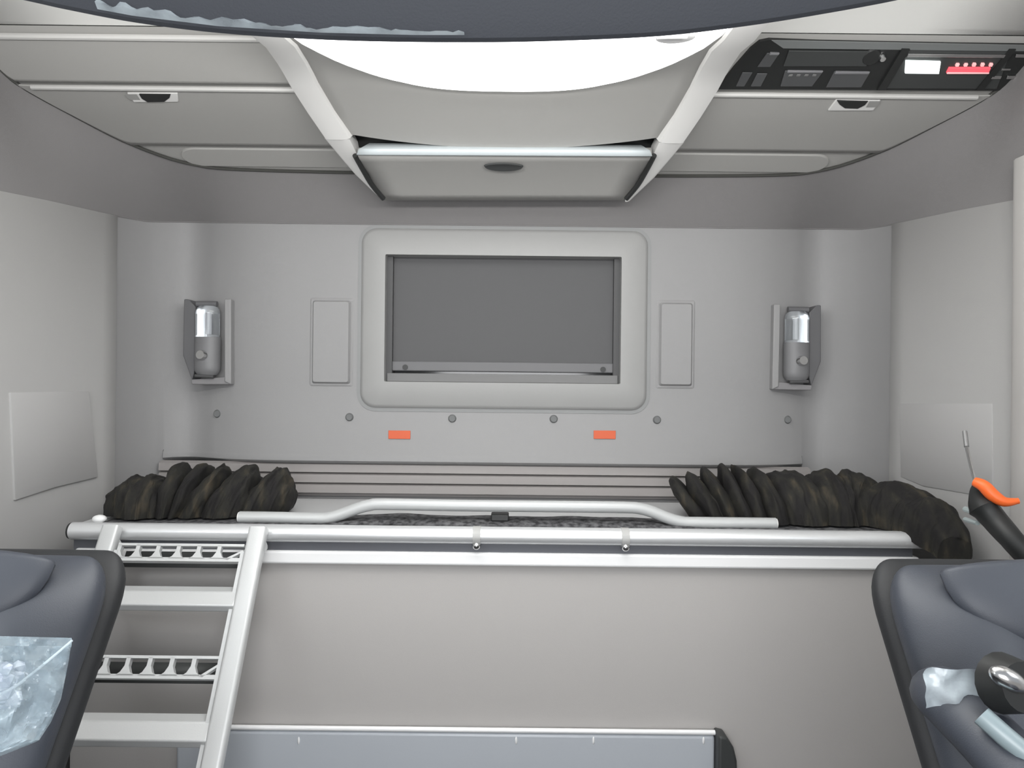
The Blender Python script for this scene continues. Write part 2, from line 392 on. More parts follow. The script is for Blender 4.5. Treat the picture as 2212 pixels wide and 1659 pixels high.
# rows: depth, height, half width
CR = [(.70, .722, .535), (1.0, .715, .53), (1.25, .708, .525), (1.40, .70, .515), (1.47, .697, .509), (1.53, .701, .50), (1.61, .702, .501), (1.66, .699, .502), (1.70, .690, .50), (1.79, .660, .484), (1.865, .622, .459)]
CR2 = [(1.93, .590, .430), (1.99, .566, .407), (2.065, .520, .352)]
def cp_row(d, z, hw, inner_drop):
    """cross-section: flange, outer edge, rim, inner surface"""
    n = Vector((0, .35, .6)).normalized()
    rim = .038; pts = []
    seq = [(-hw - .004, .06), (-hw, .002), (-hw + .006, -.004), (-hw + rim, -.003), (-hw + rim + .022, inner_drop)]
    for k in range(1, 12): seq.append((lerp(-hw + rim + .022, hw - rim - .022, k / 12), inner_drop))
    seq += [(hw - rim - .022, inner_drop), (hw - rim, -.003), (hw - .006, -.004), (hw, .002), (hw + .004, .06)]
    return [Vector((XC + x, d, Z(z))) + n * o_ for x, o_ in seq]
def side_rim(sg):
    rs = []
    for d, z, hw in CR:
        n = Vector((0, .35, .6)).normalized(); rim = .060
        seq = [(hw + .004, .07), (hw, .004), (hw - .004, -.004), (hw - .014, -.006), (hw - rim + .016, -.006), (hw - rim - .004, -.002), (hw - rim - .012, .014), (hw - rim - .012, .03)]
        rs.append([Vector((XC + sg * x, d, Z(z))) + n * o_ for x, o_ in seq])
    return grid(rs)
for sg in (-1, 1): link('surround', side_rim(sg), 'frame', mid)
rs = []
for d, z, hw in CR[:-1]:
    k_ = hw - .064; n = Vector((0, .35, .6)).normalized()
    rs.append([Vector((XC + k_ * u, d, Z(z))) + n * (.010 - .014 * (1 - u * u)) for u in [-1 + k / 12 for k in range(25)]])
rs.append([P(lerp(742, 1432, k / 24), 285 + 8 * k / 24 + 29 * (1 - abs(-1 + k / 12)**2.0), 1.865 + .015 * (1 - abs(-1 + k / 12)**2)) for k in range(25)])
rs.append([p + Vector((0, .012, .006)) for p in rs[-1]])
link('upper_panel', grid(rs), 'locker', mid, solid=.003)
# lower surround arms beside the flap
for s in (-1, 1):
    rows = []
    for d, z, hw in [CR[-1]] + CR2:
        n = Vector((0, .5, .6)).normalized(); c0 = Vector((XC + s * hw, d, Z(z)))
        wdt = interp([(1.86, .066), (1.93, .048), (1.99, .032), (2.065, .012)], d)
        rows.append([c0 + n * .08, c0, c0 + Vector((-s * .006, -.003, -.003)), c0 + Vector((-s * wdt, -.002, -.003)), c0 + Vector((-s * wdt, 0, 0)) + n * .04])
    link('surround_arm', grid(rows), 'frame', mid)
rows = [[P(x, y_, d) for x in (736, 900, 1090, 1280, 1438)] for y_, d in ((275, 1.90), (300, 1.925), (340, 1.94))]
link('slot_recess', grid(rows), 'black', mid, solid=-.004)
link('leak_backing', bx(XC - .32, XC + .32, 2.11, 2.18, Z(.56), Z(.70)), 'dark', mid)  # unseen dark box added to stop light leaking through the gaps
# flap with pale top lip
def q(px, py, d): return P(px, py, d)
rows = []
for y_, d, xl, xr in ((334, 1.880, 772, 1408), (350, 1.915, 779, 1401), (375, 1.965, 794, 1387), (400, 2.015, 809, 1370), (420, 2.050, 822, 1356), (433, 2.075, 834, 1346)):
    L, R_ = P(xl, y_, d), P(xr, y_, d)
    rows.append([lerp(L, R_, k / 12) for k in range(13)])
link('flap', grid(rows), 'locker', mid, solid=-.02)
rows = [[lerp(P(798, 309, 1.885), P(1385, 313, 1.885), k/12) for k in range(13)], [lerp(P(775, 322, 1.870), P(1404, 325, 1.870), k/12) for k in range(13)], [lerp(P(770, 334, 1.872), P(1409, 337, 1.872), k/12) for k in range(13)]]
link('flap_lip', grid(rows), 'pale', mid, solid=-.012)
for s in (-1, 1):
    A = [P(766 if s < 0 else 1414, 338, 1.885), P(785 if s < 0 else 1396, 372, 1.945), P(803 if s < 0 else 1378, 402, 1.99), P(828 if s < 0 else 1353, 432, 2.03)]
    link('flap_gap', tube([p + Vector((0, .004, .004)) for p in smooth_pts(A, 4)], .007, 8), 'black', mid)
c = P(1088, 358, 1.925)
T = Vector((1, 0, 0)); bm = bmesh.new()
sh = [(math.copysign(abs(math.cos(a_))**1.0, math.cos(a_)) * .052, math.sin(a_) * (.020 if math.sin(a_) < 0 else .012)) for a_ in [2*PI*k/28 for k in range(28)]]
N = Vector((0, -.40, -.91)); U = Vector((0, -.91, .40))
grid([[c + T*x + U*z for x, z in sh], [c + T*x*.95 + U*z*.9 + N*.004 for x, z in sh], [c + T*x*.6 + U*z*.5 + N*.002 for x, z in sh]], True, bm, True)
link('flap_handle', bm, 'dark', mid)
# milky roof hatch in the ceiling
hat = []
def hatch_y(u): return 1.30 + .385 * (1 - abs(u)**3.2) ** .55
bm = bmesh.new()
rows = []
def cz_(d): return interp([(c_[0], c_[1]) for c_ in CR], d)
for j in range(13):
    t = j / 12; row = []
    for k in range(41):
        u = -1 + 2 * k / 40; y = lerp(.72, hatch_y(u * .999), t)
        row.append(Vector((XC + u * .455, y, Z(cz_(y) - .007 - .013 * (1 - u * u) - .004 * (1 - t**4)))))
    rows.append(row)
h = link('roof_hatch', grid(rows), 'hatch'); tag(h, 'milky roof hatch glowing white in the ceiling above the middle locker', 'roof hatch')
hc = thing('hatch_catch', 'small white rounded catch at the ceiling beside the dark visor edge', 'catch', P(1452, 80, 1.42))
bm = bmesh.new(); bmesh.ops.create_uvsphere(bm, u_segments=20, v_segments=12, radius=1)
bm.transform(Matrix.Translation(P(1452, 74, 1.44)) @ Matrix.Diagonal((.052, .03, .013, 1)))
link('catch_body', bm, 'white', hc)
link('catch_lever', tube([P(1420, 80, 1.42), P(1485, 79, 1.42)], .004, 8), 'frame', hc)

# ================================================================== REAR WINDOW
win = bpy.data.objects.new('window_1', None); C.objects.link(win); win.location = (XC, YW, (zt + zb) / 2); struct(win)
ox0, ox1 = P(780, 690, YW).x, P(1398, 690, YW).x
oz1, oz0 = P(1087, 496, YW).z, P(1087, 884, YW).z
outer = rrect(ox0, ox1, oz0, oz1, .045); inner = rrect(x0, x1, zb, zt, .004); o2 = rrect(ox0 + .012, ox1 - .012, oz0 + .012, oz1 - .012, .038)
bm = bmesh.new()
V3 = lambda o_, y: [Vector((x, y, z)) for x, z in o_]
grid([V3(outer, YW - .001), V3(rrect(ox0+.004, ox1-.004, oz0+.004, oz1-.004, .044), YW - .008), V3(o2, YW - .014), V3(inner, YW - .016), V3(inner, YW + .06)], True, bm)
link('window_frame', bm, mat('pale_grey_window_trim', (.325, .325, .32), .55, bump=.05), win)
link('window_groove', ring_y(rrect(ox0-.010, ox1+.010, oz0-.010, oz1+.010, .055), rrect(ox0+.001, ox1-.001, oz0+.001, oz1-.001, .045), YW - .0015, YW + .001), mat('shallow_groove_grey', (.26, .265, .265), .7), win)
for xa, xb in ((x0, x0 + .018), (x1 - .018, x1)):
    link('blind_channel', bx(xa, xb, YW + .015, YW + .05, zb, zt), 'channel', win)
link('window_sill', bx(x0 + .004, x1 - .004, YW + .010, YW + .05, zb, zb + .026), mat('sill_grey', (.17, .17, .17), .6), win, bevel=.002)
bl = thing('roller_blind', 'dark grey roller blind pulled down over the rear window', 'window blind', (XC, YW + .04, zb + .03))
link('blind_fabric', bx(x0 + .014, x1 - .014, YW + .036, YW + .040, zb + .060, zt + .01), 'blind', bl)
bz0 = zb + .033
link('bottom_bar', bx(x0 + .012, x1 - .012, YW + .026, YW + .038, bz0, bz0 + .030), mat('bar_grey', (.135, .135, .14), .5), bl, bevel=.003)
for px, py in ((875, 793), (1303, 798)):
    p = P(px, py, YW + .022); link('blind_knob', disc(p, (0, 1, 0), .008, .012), 'black', bl)
# glass behind the blind, outside sheet so nothing leaks
link('window_pane', bx(x0, x1, YW + .055, YW + .06, zb - .01, zt + .02), mat('dark_glass', (.02, .02, .02), .1), win)

# raised cover panels on the rear wall
def cover(px0, px1, py0, py1):
    pm_ = rrect(P(px0, 745, YW).x, P(px1, 745, YW).x, P((px0+px1)/2, py1, YW).z, P((px0+px1)/2, py0, YW).z, .006, 3)
    cx = sum(p[0] for p in pm_) / len(pm_); cz = sum(p[1] for p in pm_) / len(pm_)
    def sc(k): return [(cx + (x - cx) + (k if x < cx else -k), cz + (z - cz) + (k if z < cz else -k)) for x, z in pm_]
    bm = grid([V3(sc(-.009), YW - .0005), V3(sc(-.005), YW - .003), V3(sc(-.001), YW - .002), V3(sc(.004), YW - .013)], True, capends=True)
    return link('raised_cover', bm, 'wall', wall)
cover(676, 757, 650, 828); cover(1424, 1494, 655, 833)

# ================================================================== READING LAMPS
def lamp(px, py, s, label):
    """s=+1: near the ladder side, niche open towards the window"""
    YL = YW + .025; c = P(px, py, YW)
    t = thing('reading_lamp', label, 'lamp', c, 'reading lamps beside the rear window')
    k = 1 / F * YW
    hw, hh = 50 * k, 93 * k
    # niche tray: raised flanks left and right and a foot
    o1 = [(c.x + x, c.z + z) for x, z in ((-hw*.62*s if 0 else -hw, -hh*.60), (-hw*.55, -hh), (hw*.55, -hh), (hw, -hh*.60), (hw*.92, hh), (-hw*.92, hh))]
    def quadbar(name, pts, y0_, y1_, m):
        bm = grid([[Vector((x, y0_, z)) for x, z in pts], [Vector((x, y1_, z)) for x, z in pts]], True, capends=True); return link(name, bm, m, t, bevel=.003)
    X = lambda v: c.x + s * v * k; ZZ = lambda v: c.z + v * k
    quadbar('tray_flank', [(X(38), ZZ(92)), (X(52), ZZ(92)), (X(54), ZZ(-92)), (X(40), ZZ(-86))], YL + .060, YL - .030, 'wall')
    quadbar('tray_flank', [(X(-53), ZZ(92)), (X(-44), ZZ(92)), (X(-28), ZZ(76)), (X(-28), ZZ(-60)), (X(-34), ZZ(-84)), (X(-54), ZZ(-30))], YL + .060, YL - .018, mat('niche_grey', (.12, .12, .125), .8))
    quadbar('tray_foot', [(X(-34), ZZ(-82)), (X(40), ZZ(-76)), (X(54), ZZ(-92)), (X(-32), ZZ(-93))], YL + .060, YL - .026, mat('foot_grey', (.22, .215, .22), .7))
    # rounded upright body
    rows = []
    for i in range(15):
        v = i / 14; z = lerp(-72, 10, v); e = 1 - max(0, (.18 - v) / .18)**2 * .25
        rows.append([Vector((X(-2 + 28 * e * math.cos(a_)), YL - .012 - .028 * e * math.sin(a_), ZZ(z))) for a_ in [PI * j / 14 for j in range(15)]])
    link('lamp_body', grid(rows, capends=True), mat('lamp_grey', (.17, .17, .175), .45), t)
    rows = []
    for i in range(13):
        v = i / 12; z = lerp(10, 78, v); e = 1 - max(0, (v - .8) / .2)**2 * .3
        rows.append([Vector((X(-2 + 26 * e * math.cos(a_)), YL - .012 - .030 * e * math.sin(a_), ZZ(z))) for a_ in [PI * j / 14 for j in range(15)]])
    link('lamp_lens', grid(rows, capends=True), 'lens', t)
    bm = bmesh.new(); tube([Vector((X(2), YL - .02, ZZ(16))), Vector((X(2), YL - .02, ZZ(62)))], .0075, 10, bm)
    tube([Vector((X(-22), YL - .018, ZZ(14))), Vector((X(-22), YL - .018, ZZ(60)))], .005, 8, bm)
    link('lamp_tube', bm, 'white', t)
    link('reflector', bx(min(X(-24), X(20)), max(X(-24), X(20)), YL - .006, YL - .004, ZZ(10), ZZ(74)), 'steel', t)
    link('lamp_cap', tube([Vector((X(-26), YL - .014, ZZ(82))), Vector((X(18), YL - .014, ZZ(82)))], .009, 10), 'dark' if 0 else mat('cap_grey', (.12, .12, .125), .5), t)
    kp = Vector((X(-6), YL - .040, ZZ(-30)))
    link('switch_knob', disc(kp + Vector((0, .006, 0)), (.15 * -s, -1, .1), .018, .016, r2=.013), 'steel', t)
    link('foot_slot', tube([Vector((X(-22), YL - .034, ZZ(-74))), Vector((X(18), YL - .034, ZZ(-76)))], .005, 8), 'channel', t)
lamp(447, 738, 1, 'grey reading lamp with clear lens on the rear wall above the left bunched curtain')
lamp(1722, 750, -1, 'grey reading lamp with clear lens on the rear wall above the right bunched curtain')

# screw caps and orange markers
caps = [(458, 895, 'round grey screw cap below the left reading lamp'), (755, 901, 'round grey screw cap between left cover panel and left orange marker'),
        (977, 904, 'round grey screw cap under the window, just right of the left orange marker'), (1196, 905, 'round grey screw cap under the window, just left of the right orange marker'),
        (1419, 907, 'round grey screw cap below the right raised cover panel'), (1711, 908, 'round grey screw cap below the right reading lamp')]
for px, py, lab in caps:
    c = P(px, py, YW); c.y = yw(c.x)
    o = link('screw_cap', disc(c + Vector((0, .001, 0)), (0, -1, 0), .013, .008, r2=.009), mat('cap_plastic', (.15, .155, .155), .6)); tag(o, lab, 'screw cap', 'screw caps along the rear wall')
for px, py, lab in ((863, 939, 'orange red rectangular marker low on the rear wall, nearer the ladder'), (1306, 939, 'orange red rectangular marker low on the rear wall, farther from the ladder')):
    c = P(px, py, YW)
    o = link('orange_marker', bx(c.x - .033, c.x + .033, YW - .003, YW, c.z - .0125, c.z + .0125), 'orange', bevel=.0008); tag(o, lab, 'marker', 'orange markers on the rear wall')

# grooved trim behind the bunk, with 3 ridges
bm = bmesh.new(); pf = []
gx0, gx1 = P(340, 1030, YW).x, XC + .93
zz = WBOT - .001
prof = [(2.226, zz)]
for k in range(3):
    zt_ = zz - .004 - k * .031
    prof += [(2.208, zt_ - .002), (2.206, zt_ - .025), (2.222, zt_ - .028)]
prof += [(2.222, -.345)]
grid([[Vector((x, y, Z(z))) for y, z in prof] for x in (gx0, gx1)], bm=bm)
struct(link('trim_5', bm, 'groove', smooth=False))

# ================================================================== SIDE WALL DETAILS
def on_side(s, px, py):        # ray against the side wall
    d = 1.0
    while d < 2.1:
        p = P(px, py, d)
        xw = interp([(.95, 1.17), (1.2, 1.165), (1.6, 1.145), (1.8, 1.13), (2.02, 1.112), (2.1, 1.10)], d)
        if s * (p.x - XC) >= xw: return p
        d += .002
    return p
def side_poly(name, s, pts, th, m, parent):
    r0 = [on_side(s, x, y) for x, y in pts]
    r1 = [p + Vector((-s * th, 0, 0)) for p in r0]
    c_ = sum(r1, Vector()) / len(r1); r2 = [lerp(p, c_, .03) + Vector((-s * .0015, 0, 0)) for p in r1]
    return link(name, grid([r0, r1, r2], True, capends=True), m, parent, bevel=0)
wl = bpy.data.objects['wall_left']; wr = bpy.data.objects['wall_right']
side_poly('door_pocket', -1, [(12, 848), (182, 845), (202, 1030), (110, 1052), (22, 1080)], .012, mat('pocket_grey', (.45, .445, .44), .6), wl)
side_poly('door_pocket', 1, [(1950, 872), (2150, 872), (2152, 1075), (2000, 1050), (1952, 1030)], .008, bpy.data.materials['pocket_grey'], wr)
side_poly('grip_recess', -1, [(-60, 500), (60, 505), (185, 521), (60, 523), (-60, 520)], .003, mat('recess_shade_grey', (.34, .34, .335), .8), wl)  # slightly proud strips; the recess's shadow line is put into their darker grey
side_poly('grip_recess', 1, [(2010, 537), (2110, 527), (2172, 523), (2172, 538), (2110, 538)], .003, 'seam' if 0 else bpy.data.materials['recess_shade_grey'], wr)
# upright pillar trim at the right edge
pt = [on_side(1, 2178, y_) for y_ in (330, 500, 700, 900, 1050, 1200, 1500)]
bm = bmesh.new()
rows = [[Vector((XC + 1.17, 1.62, z_)), Vector((XC + 1.118, 1.60, z_)), Vector((XC + 1.112, 1.585, z_)), Vector((XC + 1.115, 1.50, z_)), Vector((XC + 1.13, 1.48, z_)), Vector((XC + 1.18, 1.46, z_))] for z_ in (0.0, 1.0, 1.5, 1.95, 2.0)]
struct(link('trim_6', grid(rows), mat('warm_grey_pillar', (.47, .455, .44), .7)))

# ================================================================== BUNK
bunk = thing('bunk_bed', 'narrow bunk with silver front tube and broad beige board hanging below', 'bunk', (XC, 1.9, Z(-.36)))
zb_ = -.351
link('bunk_board', bx(XC - 1.03, XC + 1.03, 1.765, 2.20, Z(zb_ - .02), Z(zb_)), mat('pale_grey_bunk_board', (.56, .565, .57), .5), bunk, bevel=.003)
L, R_ = P(157, 1146, 1.745), P(1992, 1167, 1.745)
L.z = R_.z = (L.z + R_.z) / 2
rails_z = L.z
def halfround(xa, xb, yc, zc, r, ry_):
    rows = []
    for x in (xa, xb):
        rows.append([Vector((x, yc + ry_ * math.cos(2*PI*k/28), zc + r * math.sin(2*PI*k/28))) for k in range(28)])
    return grid(rows, True, capends=True)
link('front_tube', halfround(L.x, R_.x, 1.745, rails_z, .0205, .022), 'alu', bunk)
link('gap_channel', bx(L.x, R_.x - .02, 1.750, 1.775, rails_z - .05, rails_z - .004), mat('slate_gap', (.13, .135, .15), .5, metal=.3), bunk)
zc = rails_z - .0575
link('front_strip', bx(P(165, 1190, 1.75).x, R_.x - .005, 1.742, 1.775, zc - .016, zc + .016), 'white', bunk, bevel=.006)
for px in (1030, 1350):
    c = P(px, 1150, 1.74); c.z = rails_z
    bm = halfround(c.x - .009, c.x + .009, 1.745, rails_z - .001, .0225, .026); 
    link('tube_clamp', bm, mat('clamp_grey', (.45, .45, .44), .5), bunk)
    bm = bmesh.new(); bmesh.ops.create_uvsphere(bm, u_segments=12, v_segments=8, radius=.010, matrix=Matrix.Translation((c.x, 1.728, rails_z - .021)))
    link('clamp_screw', bm, 'steel', bunk)
link('lower_board', bx(XC - 1.03, XC + 1.05, 1.762, 1.79, Z(-1.18), zc - .014), 'panel', bunk, bevel=.002)
link('tube_end_cap', disc(L, (-1, 0, 0), .019, .006), 'black', bunk)
# guard rail of bent tube
g = [(518, 1117, 1.80), (600, 1118, 1.80), (690, 1120, 1.80), (712, 1118, 1.80), (740, 1110, 1.80), (775, 1097, 1.80), (800, 1091, 1.80), (830, 1089, 1.80), (1000, 1092, 1.80), (1200, 1094, 1.80), (1350, 1096, 1.80), (1385, 1099, 1.80), (1410, 1106, 1.80), (1445, 1120, 1.80), (1475, 1128, 1.80), (1500, 1129, 1.80), (1590, 1130, 1.80), (1675, 1131, 1.80)]
gp = smooth_pts([P(*v) for v in g], 4)
gr = thing('guard_rail', 'light grey bent guard tube with raised middle lying behind the silver tube', 'guard rail', P(1090, 1120, 1.80))
link('rail_tube', tube(gp, .0145, 16), mat('guard_grey', (.50, .51, .51), .4, metal=.15), gr)
link('rail_plug', disc(gp[0] + Vector((.001, 0, 0)), (-1, 0, 0), .0125, .004), 'frame', gr)
link('rail_plug', disc(gp[-1] - Vector((.001, 0, 0)), (1, 0, 0), .0125, .004), 'frame', gr)
# dark mat on the board
bm = bmesh.new(); rows = []
for j in range(9):
    y = lerp(1.775, 1.90, j / 8); row = []
    for k in range(80):
        x = lerp(-.99, .99, k / 79)
        hgt = .005 + (.010 * max(0, 1 - (abs(x) / .47)**6)) * math.sin(PI * j / 8) ** .5 + (.004 if abs(x) < .45 else 0) * noise.noise(Vector((x * 14, y * 30, 0)))
        row.append(Vector((x, y + .02 * noise.noise(Vector((x * 5, 3, 1))), Z(zb_ + hgt))))
    rows.append(row)
grid(rows, bm=bm)
link_m = link('mesh_mat', bm, 'mesh', solid=.003); tag(link_m, 'dark speckled mesh mat on the bunk board behind the raised guard tube', 'mat')
c = P(1080, 1118, 1.82); o = link('plastic_block', bx(c.x - .022, c.x + .022, 1.80, 1.84, Z(zb_) + .012, c.z + .011), 'black', bevel=.003); tag(o, 'small black block on the speckled mat under the guard tube', 'block')
c = P(1080, 1082, 2.12); o = link('pull_tab', bx(c.x - .022, c.x + .022, 2.10, 2.118, Z(zb_), Z(zb_) + .006), mat('tab_grey', (.25, .25, .25), .5), bevel=.002); tag(o, 'tiny grey tab on the pale bunk board behind the guard tube', 'tab')
c = P(215, 1108, 1.78); bm = bmesh.new(); bmesh.ops.create_uvsphere(bm, u_segments=14, v_segments=10, radius=1); bm.transform(Matrix.Translation((c.x, 1.78, Z(zb_) + .012)) @ Matrix.Diagonal((.017, .014, .010, 1)) @ Matrix.Rotation(.4, 4, 'Y'))
o = link('bunk_catch', bm, 'white'); tag(o, 'small pale rounded catch at the ladder end of the silver tube', 'catch')

# lower storage front with white top edge
tr = thing('storage_front', 'blue grey padded front with thin white top edge and black end, below the beige board', 'bunk front', (XC, 1.742, 0))
ty = 1.742
tz = P(1000, 1580, ty).z
xa, xb = P(380, 1600, ty).x, P(1545, 1600, ty).x
link('front_pad', bx(xa, xb, ty, ty + .019, 0.02, tz - .004), 'tray', tr, bevel=.008)
link('white_edge', tube([Vector((xa, ty + .004, tz + .002)), Vector((xb, ty + .004, tz + .002))], .006, 10), 'white', tr)
ec = [(0, .010), (.020, .006), (.036, -.018), (.044, -.05), (.046, -.10), (.040, -.2), (.03, -.3), (0, -.3)]
bm = prism_y([(xb + x, tz + z) for x, z in ec], ty - .03, ty + .019)
link('end_cap', bm, 'dark', tr, bevel=.006)
for px in (645, 1115, 1282, 1520):
    c = P(px, 1600, ty - .001); bm = bmesh.new(); bmesh.ops.create_uvsphere(bm, u_segments=10, v_segments=8, radius=1); bm.transform(Matrix.Translation((c.x, ty, c.z)) @ Matrix.Diagonal((.003, .003, .009, 1)))
    link('pad_glint', bm, 'white', tr)  # white beads painted in as glints on the pad

# ================================================================== CURTAINS
def cloth(name, path, hts, wds, pleats, amp, slant, label, n=260, m=26, lean=0):
    pts = [Vector(p) for p in path]; sp = smooth_pts(pts, 20)
    L_ = [0]
    for p, q_ in zip(sp, sp[1:]): L_.append(L_[-1] + (q_ - p).length)
    tot = L_[-1]; rows = []
    for i in range(n + 1):
        s_ = tot * i / n; k = 0
        while k < len(L_) - 2 and L_[k+1] < s_: k += 1
        p = lerp(sp[k], sp[k+1], (s_ - L_[k]) / max(1e-9, L_[k+1] - L_[k])); t = (sp[k+1] - sp[k]).normalized()
        side = Vector((-t.y, t.x, 0)); u = i / n
        H = interp(hts, u); W = interp(wds, u); ph = interp(pleats, u); A = interp(amp, u)
        lobe = abs(math.sin(PI * ph)) ** .65
        row = []
        for j in range(m + 1):
            a_ = PI * j / m
            ca, sa = math.cos(a_), math.sin(a_)
            r1 = 1 - A * (1 - lobe) * (0.25 + .75 * sa)
            nz = 1 + .10 * noise.noise(Vector((u * 22, j * .16, 5.1))) + .05 * noise.noise(Vector((u * 70, j * .35, 2)))
            z = H * (abs(sa) ** .7) * r1 * nz
            off = -side * ca * W * (1 - A * .45 * (1 - lobe)) * nz
            sl = interp(slant, u)
            row.append(p + off + t * (sl * (z - H * .5) + .008 * noise.noise(Vector((u * 30, j * .3, 9)))) + Vector((0, 0, z)))
        rows.append(row)
    o = link(name, grid(rows, capends=True), 'cloth'); tag(o, label, 'curtain', 'bunched curtains on the bunk')
    return o
bz = Z(zb_) + .010
cloth('bunched_curtain', [(XC - 1.005, 1.88, bz), (XC - .85, 1.915, bz), (XC - .68, 1.93, bz), (XC - .545, 1.945, bz)],
      [(0, .055), (.08, .085), (.25, .10), (.33, .128), (.6, .118), (.72, .122), (.9, .112), (1, .07)],
      [(0, .05), (.15, .12), (.8, .12), (1, .05)],
      [(0, 0), (.2, .8), (.3, 1.0), (.40, 2), (.49, 3), (.60, 4), (.78, 5), (1, 6)],
      [(0, .05), (.2, .12), (.3, .45), (1, .5)], [(0, 0), (.35, .1), (.5, .5), (.7, .35), (1, .4)],
      'dark brown curtain bunched in folds on the bunk near the ladder')
cloth('bunched_curtain', [(XC + .47, 1.97, bz), (XC + .62, 1.95, bz), (XC + .80, 1.93, bz), (XC + .93, 1.90, bz), (XC + 1.01, 1.80, bz - .005), (XC + 1.035, 1.70, bz - .03), (XC + 1.03, 1.655, bz - .045)],
      [(0, .085), (.05, .10), (.1, .12), (.2, .133), (.32, .128), (.42, .118), (.52, .120), (.58, .138), (.64, .115), (.8, .105), (.92, .105), (1, .06)],
      [(0, .07), (.1, .13), (.4, .14), (.55, .13), (.7, .085), (.85, .075), (1, .04)],
      [(0, 0), (.05, 1), (.11, 2), (.165, 3), (.215, 4), (.26, 5), (.33, 6), (.47, 7), (.56, 8), (.68, 9), (.85, 10), (1, 11)],
      [(0, .4), (.1, .5), (.3, .5), (.36, .25), (.5, .18), (1, .16)], [(0, -.7), (.2, -.35), (.4, -.2), (1, 0)],
      'long dark brown curtain bunched on the bunk and draped over the tube by the pillar')

# ================================================================== LADDER
lt, lb = Vector((0, 1.705, Z(-.352))), Vector((0, 1.30, Z(-1.02)))
# lean so that the foot comes forward
def lad(t): # t: 0 top .. 1 foot
    return lerp(lt, lb, t)
xl, xr = P(238, 1165, 1.70).x, P(556, 1165, 1.70).x
def lad_at(py, px=400):        # ladder plane point for a pixel row
    t = 0
    while t < 1:
        p = lad(t); pr = P(px, py, p.y)
        if p.z <= pr.z: return p
        t += .001
    return lad(1)
ladder = thing('bunk_ladder', 'light grey metal ladder leaning against the bunk front tube', 'ladder', (( xl + xr) / 2, 1.30, Z(-1.02)))
dirv = (lb - lt).normalized(); nrm = Vector((0, dirv.z, -dirv.y)).normalized()
if nrm.y > 0: nrm = -nrm
def rail(x, w_):
    w_ = w_ * .93
    rows = []
    prof_ = [(a_, b_) for a_, b_ in rrect(-w_/2, w_/2, -.014, .014, .008, 4)]
    for t in (-.012, 0, .3, .6, 1.0):
        c_ = lad(t); rows.append([Vector((x, 0, 0)) + c_ + Vector((a_, 0, 0)) + nrm * b_ for a_, b_ in prof_])
    return grid(rows, True, capends=True)
link('side_rail', rail(xl, .044), 'ladder', ladder); link('side_rail', rail(xr, .044), 'ladder', ladder)
for x in (xl, xr):              # rounded hook heads on the tube
    link('hook', tube([Vector((x, 1.712, rails_z - .030)), Vector((x, 1.706, rails_z - .018)), Vector((x, 1.709, rails_z - .006))], [.020, .019, .012], 12), 'ladder', ladder)
# inner brackets beside rails
for s, x in ((1, xl + .026), (-1, xr - .026)):
    link('rail_flange', grid([[lad(t) + Vector((x - .004, 0, 0)) + nrm * .004, lad(t) + Vector((x + .004, 0, 0)) + nrm * .004, lad(t) + Vector((x + .004, 0, 0)) - nrm * .012, lad(t) + Vector((x - .004, 0, 0)) - nrm * .012] for t in (.06, .95)], True, capends=True), 'ladder', ladder)
def hole_tread(pc_, hpx):
    """pierced tread: frame with webs between U shaped holes"""
    tilt = Vector((0, -.55, -.835)).normalized(); wx = (xr - xl) / 2 - .026; xm = (xl + xr) / 2
    dp = hpx; bm = bmesh.new()
    N_ = tilt.cross(Vector((1, 0, 0))).normalized()
    if N_.y > 0: N_ = -N_
    def q3(u, v, w__): return Vector((xm + u, pc_.y, pc_.z)) + tilt * v + N_ * w__
    def slab3(pts, th=.012):
        grid([[q3(u, v, 0) for u, v in pts], [q3(u, v, -th) for u, v in pts]], True, bm, True)
    slab3([(-wx, 0), (wx, 0), (wx, .006), (-wx, .006)])
    slab3([(-wx, dp - .009), (wx, dp - .009), (wx, dp), (-wx, dp)], .016)
    nh = 6; pit = (2 * wx) / (nh + .2)
    for k in range(nh + 1):
        u = -wx + k * pit + (.0 if k else .004)
        if k == nh: 
            # diagonal strut at the end
            slab3([(u - .030, dp - .006), (wx, .014), (wx, .019), (u - .022, dp - .004)]); continue
        hwid = .0045
        pts = [(u - hwid, .004), (u + hwid, .004), (u + hwid, dp * .45), (u + hwid + .006, dp * .72), (u + .020, dp - .006), (u - .020, dp - .006), (u - hwid - .006, dp * .72), (u - hwid, dp * .45)]
        pts = [(max(-wx, min(wx, a_)), b_) for a_, b_ in pts]
        slab3(pts)
    o = link('pierced_tread', bm, 'ladder', ladder, smooth=False)
    bm = bmesh.new()
    grid([[q3(-wx, .004, -.045), q3(wx, .004, -.045)], [q3(-wx, dp, -.045), q3(wx, dp, -.045)]], bm=bm)
    link('tread_shade_sheet', bm, 'dark', ladder, solid=.003)  # dark sheet behind the tread, standing in for the shade below it
p = lad_at(1174); hole_tread(p, .042)
p = lad_at(1416); hole_tread(p, .047)
def bar_tread(pa, pb, up=.010):
    bm = bmesh.new(); wx = .0
    a_, b_ = lad_at(pa), lad_at(pb)
    rows = []
    for x in (xl + .018, xr - .018):
        c0 = Vector((x, a_.y, a_.z)); c1 = Vector((x, b_.y, b_.z))
        mid_ = lerp(c0, c1, .6)
        rows.append([c0 + Vector((0, .03, .002)), c0 + Vector((0, -.004, 0)), mid_ + Vector((0, -.014, 0)), c1 + Vector((0, .004, 0)), c1 + Vector((0, .045, .006))])
    grid(rows, True, bm, True)
    return link('bar_tread', bm, 'ladder', ladder, bevel=.003)
bar_tread(1276, 1322); bar_tread(1556, 1618)
for x in (xl, xr):
    c_ = lad(1) + Vector((x, 0, 0)); link('foot', tube([c_ + dirv * -.03, c_ + dirv * .03], .024, 12), 'dark', ladder)
